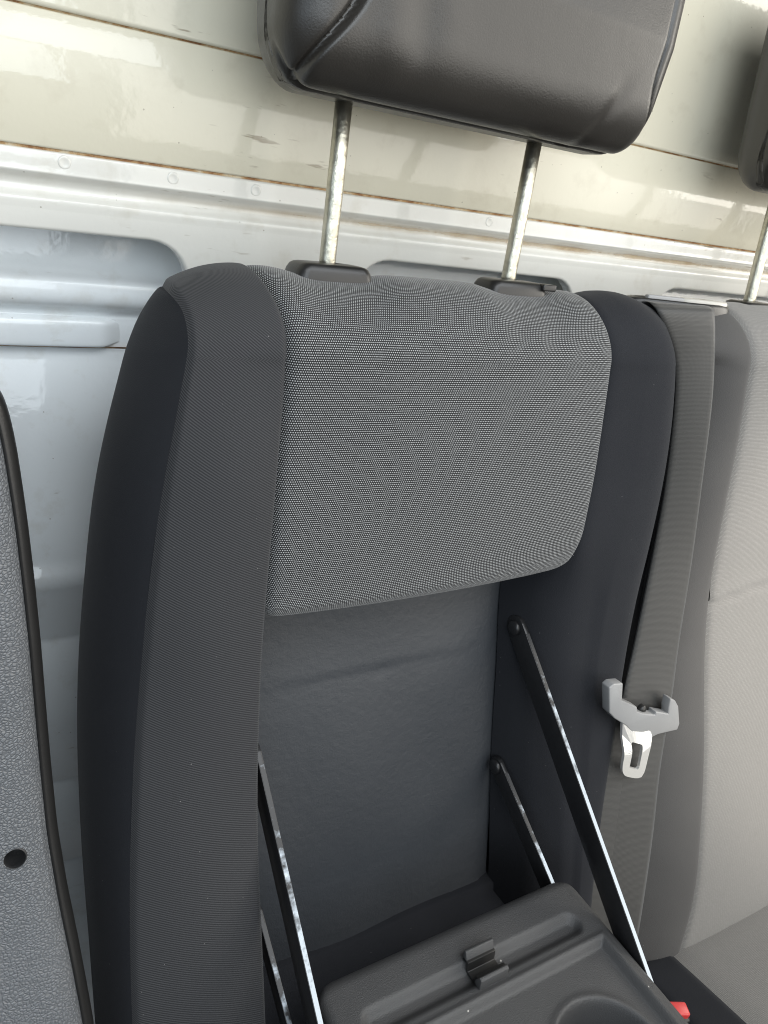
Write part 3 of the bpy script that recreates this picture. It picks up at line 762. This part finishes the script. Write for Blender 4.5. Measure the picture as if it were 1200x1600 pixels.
for lp in P:
    for p in lp: p += WW*SC*.010*float(sst(S(0, -.530, 0).z, S(0, -.500, 0).z, p.z))
grid_mesh('latch_plate', P, 'steel', tongue, close_u=True, smooth=False)
P = [[TG((.693+r_*math.cos(a), -.4885+r_*math.sin(a)), z) for a in np.linspace(0, 2*math.pi, 16, endpoint=False)] for r_, z in ((.0055, .001), (.0055, .005), (.0040, .0075), (.0001, .008))]
grid_mesh('stop_button', P, 'black_plastic', tongue, close_u=True)

# ---- buckle
buckle = thing('belt_buckle', S(.66, -.9, -.2), 'small black belt buckle with a red release button beside the table', 'buckle')
bc = S(.640, -.750, -.205)
bax = (UU*.85-WW*.35-VV*.1, VV*.75+UU*.3-WW*.25); b1_ = bax[0].normalized(); b2_ = (bax[1]-b1_*bax[1].dot(b1_)).normalized(); b3_ = b1_.cross(b2_)
box('casing', bc-b2_*.035, (b1_, b2_, b3_), (.025, .080, .017), 'black_plastic', buckle, .004)
box('release_button', bc+b2_*.006, (b1_, b2_, b3_), (.019, .010, .012), 'red_plastic', buckle, .002)

# ================================================================ grained trim at the left
trim = thing('seat_side_trim', S(.0, -.95, .0), 'grey leather-grained plastic trim with a round hole beside the dark bolster', 'trim panel'); trim['kind'] = 'thing'
ol = [(-.30, -.098), (-.05, -.100), (.005, -.103), (.025, -.106), (.037, -.109), (.043, -.114), (.048, -.124), (.0515, -.145), (.054, -.172), (.0562, -.20), (.0585, -.24), (.0605, -.285), (.0618, -.335), (.0632, -.387), (.0648, -.437), (.069, -.49), (.0744, -.54), (.079, -.59), (.085, -.68), (.090, -.78), (.094, -.95)]
ol = chaikin(densify(ol, .02), 2); ol = np.array(ol)
tg = np.gradient(ol, axis=0); tg /= np.linalg.norm(tg, axis=1)[:, None]; nrm = np.stack([tg[:, 1], -tg[:, 0]], 1)
inw = nrm   # candidate inward normal
if inw[len(inw)//2][0] > 0: inw = -inw
lt = lambda v: lw(v)*1.0-.020
def sweep(offs):
    P = []
    for (x, y), (nx, ny) in zip(ol, inw):
        P.append([S(x+nx*o_, y+ny*o_, lt(y)+d_) for o_, d_ in offs])
    return P
face_off = [(.0085, .0022), (.0088, .0006), (.0100, -.0012), (.0120, -.0042), (.0180, -.0072), (.0250, -.0092), (.034, -.0105)]
P = sweep(face_off)
for i, ((x, y), (nx, ny)) in enumerate(zip(ol, inw)):
    x2, y2 = x+nx*.034, y+ny*.034
    for q in np.linspace(.08, 1, 26): P[i].append(S(x2+(-.30-x2)*q, y2, lt(y)-.0105-.010*math.sin(math.pi*q*.5)))
face = grid_mesh('grained_face', P, 'grain', trim)
grid_mesh('smooth_rim', sweep([(.006, .09), (.0010, .05), (0, .020), (.0004, .0105), (.0018, .0055), (.0040, .0020), (.0068, .0002), (.0082, .0004), (.0086, .004)]), 'black_plastic', trim)
# hole cut through the face with a dark sleeve
hu, hvv = .0335, -.4375
hw0 = lt(hvv)-.009
bmf = bmesh.new(); bmf.from_mesh(face.data); c0_ = S(hu, hvv, hw0)
perp = lambda v: ((v.co-c0_)-WW*(v.co-c0_).dot(WW)).length
cpt = c0_+WW*((min(bmf.verts, key=perp).co-c0_).dot(WW))
hr_ = .0070*SC
near = [f for f in bmf.faces if (f.calc_center_median()-cpt).length < .03]
bmesh.ops.subdivide_edges(bmf, edges=list({e for f in near for e in f.edges}), cuts=5, use_grid_fill=True)
axis = (WW-VV*.22+UU*.10).normalized(); ax_u = (UU-axis*UU.dot(axis)).normalized(); ax_v = axis.cross(ax_u)
def rad(p): d_ = p-cpt; d_ = d_-axis*d_.dot(axis); return d_
kill = [f for f in bmf.faces if all(rad(v.co).length < hr_ and abs((v.co-cpt).dot(axis)) < .03 for v in f.verts)]
bmesh.ops.delete(bmf, geom=kill, context='FACES')
rim = [v for v in bmf.verts if v.is_boundary and rad(v.co).length < hr_*1.3 and abs((v.co-cpt).dot(axis)) < .03]
for v in rim:
    d_ = rad(v.co); v.co += d_.normalized()*(hr_-d_.length)
bmf.to_mesh(face.data); bmf.free(); face.data.polygons.foreach_set('use_smooth', [True]*len(face.data.polygons))
P = []
for r_, dz in ((1.14, .0010), (1.06, -.0008), (1.0, -.0002), (.96, .003), (.95, .016), (.6, .0165), (.55, .022), (.01, .022)):
    P.append([cpt+axis*dz+(ax_u*math.cos(a)+ax_v*math.sin(a))*hr_*r_ for a in np.linspace(0, 2*math.pi, 32, endpoint=False)])
grid_mesh('bolt_hole', P, 'dark_cup', trim, close_u=True, flip=True)
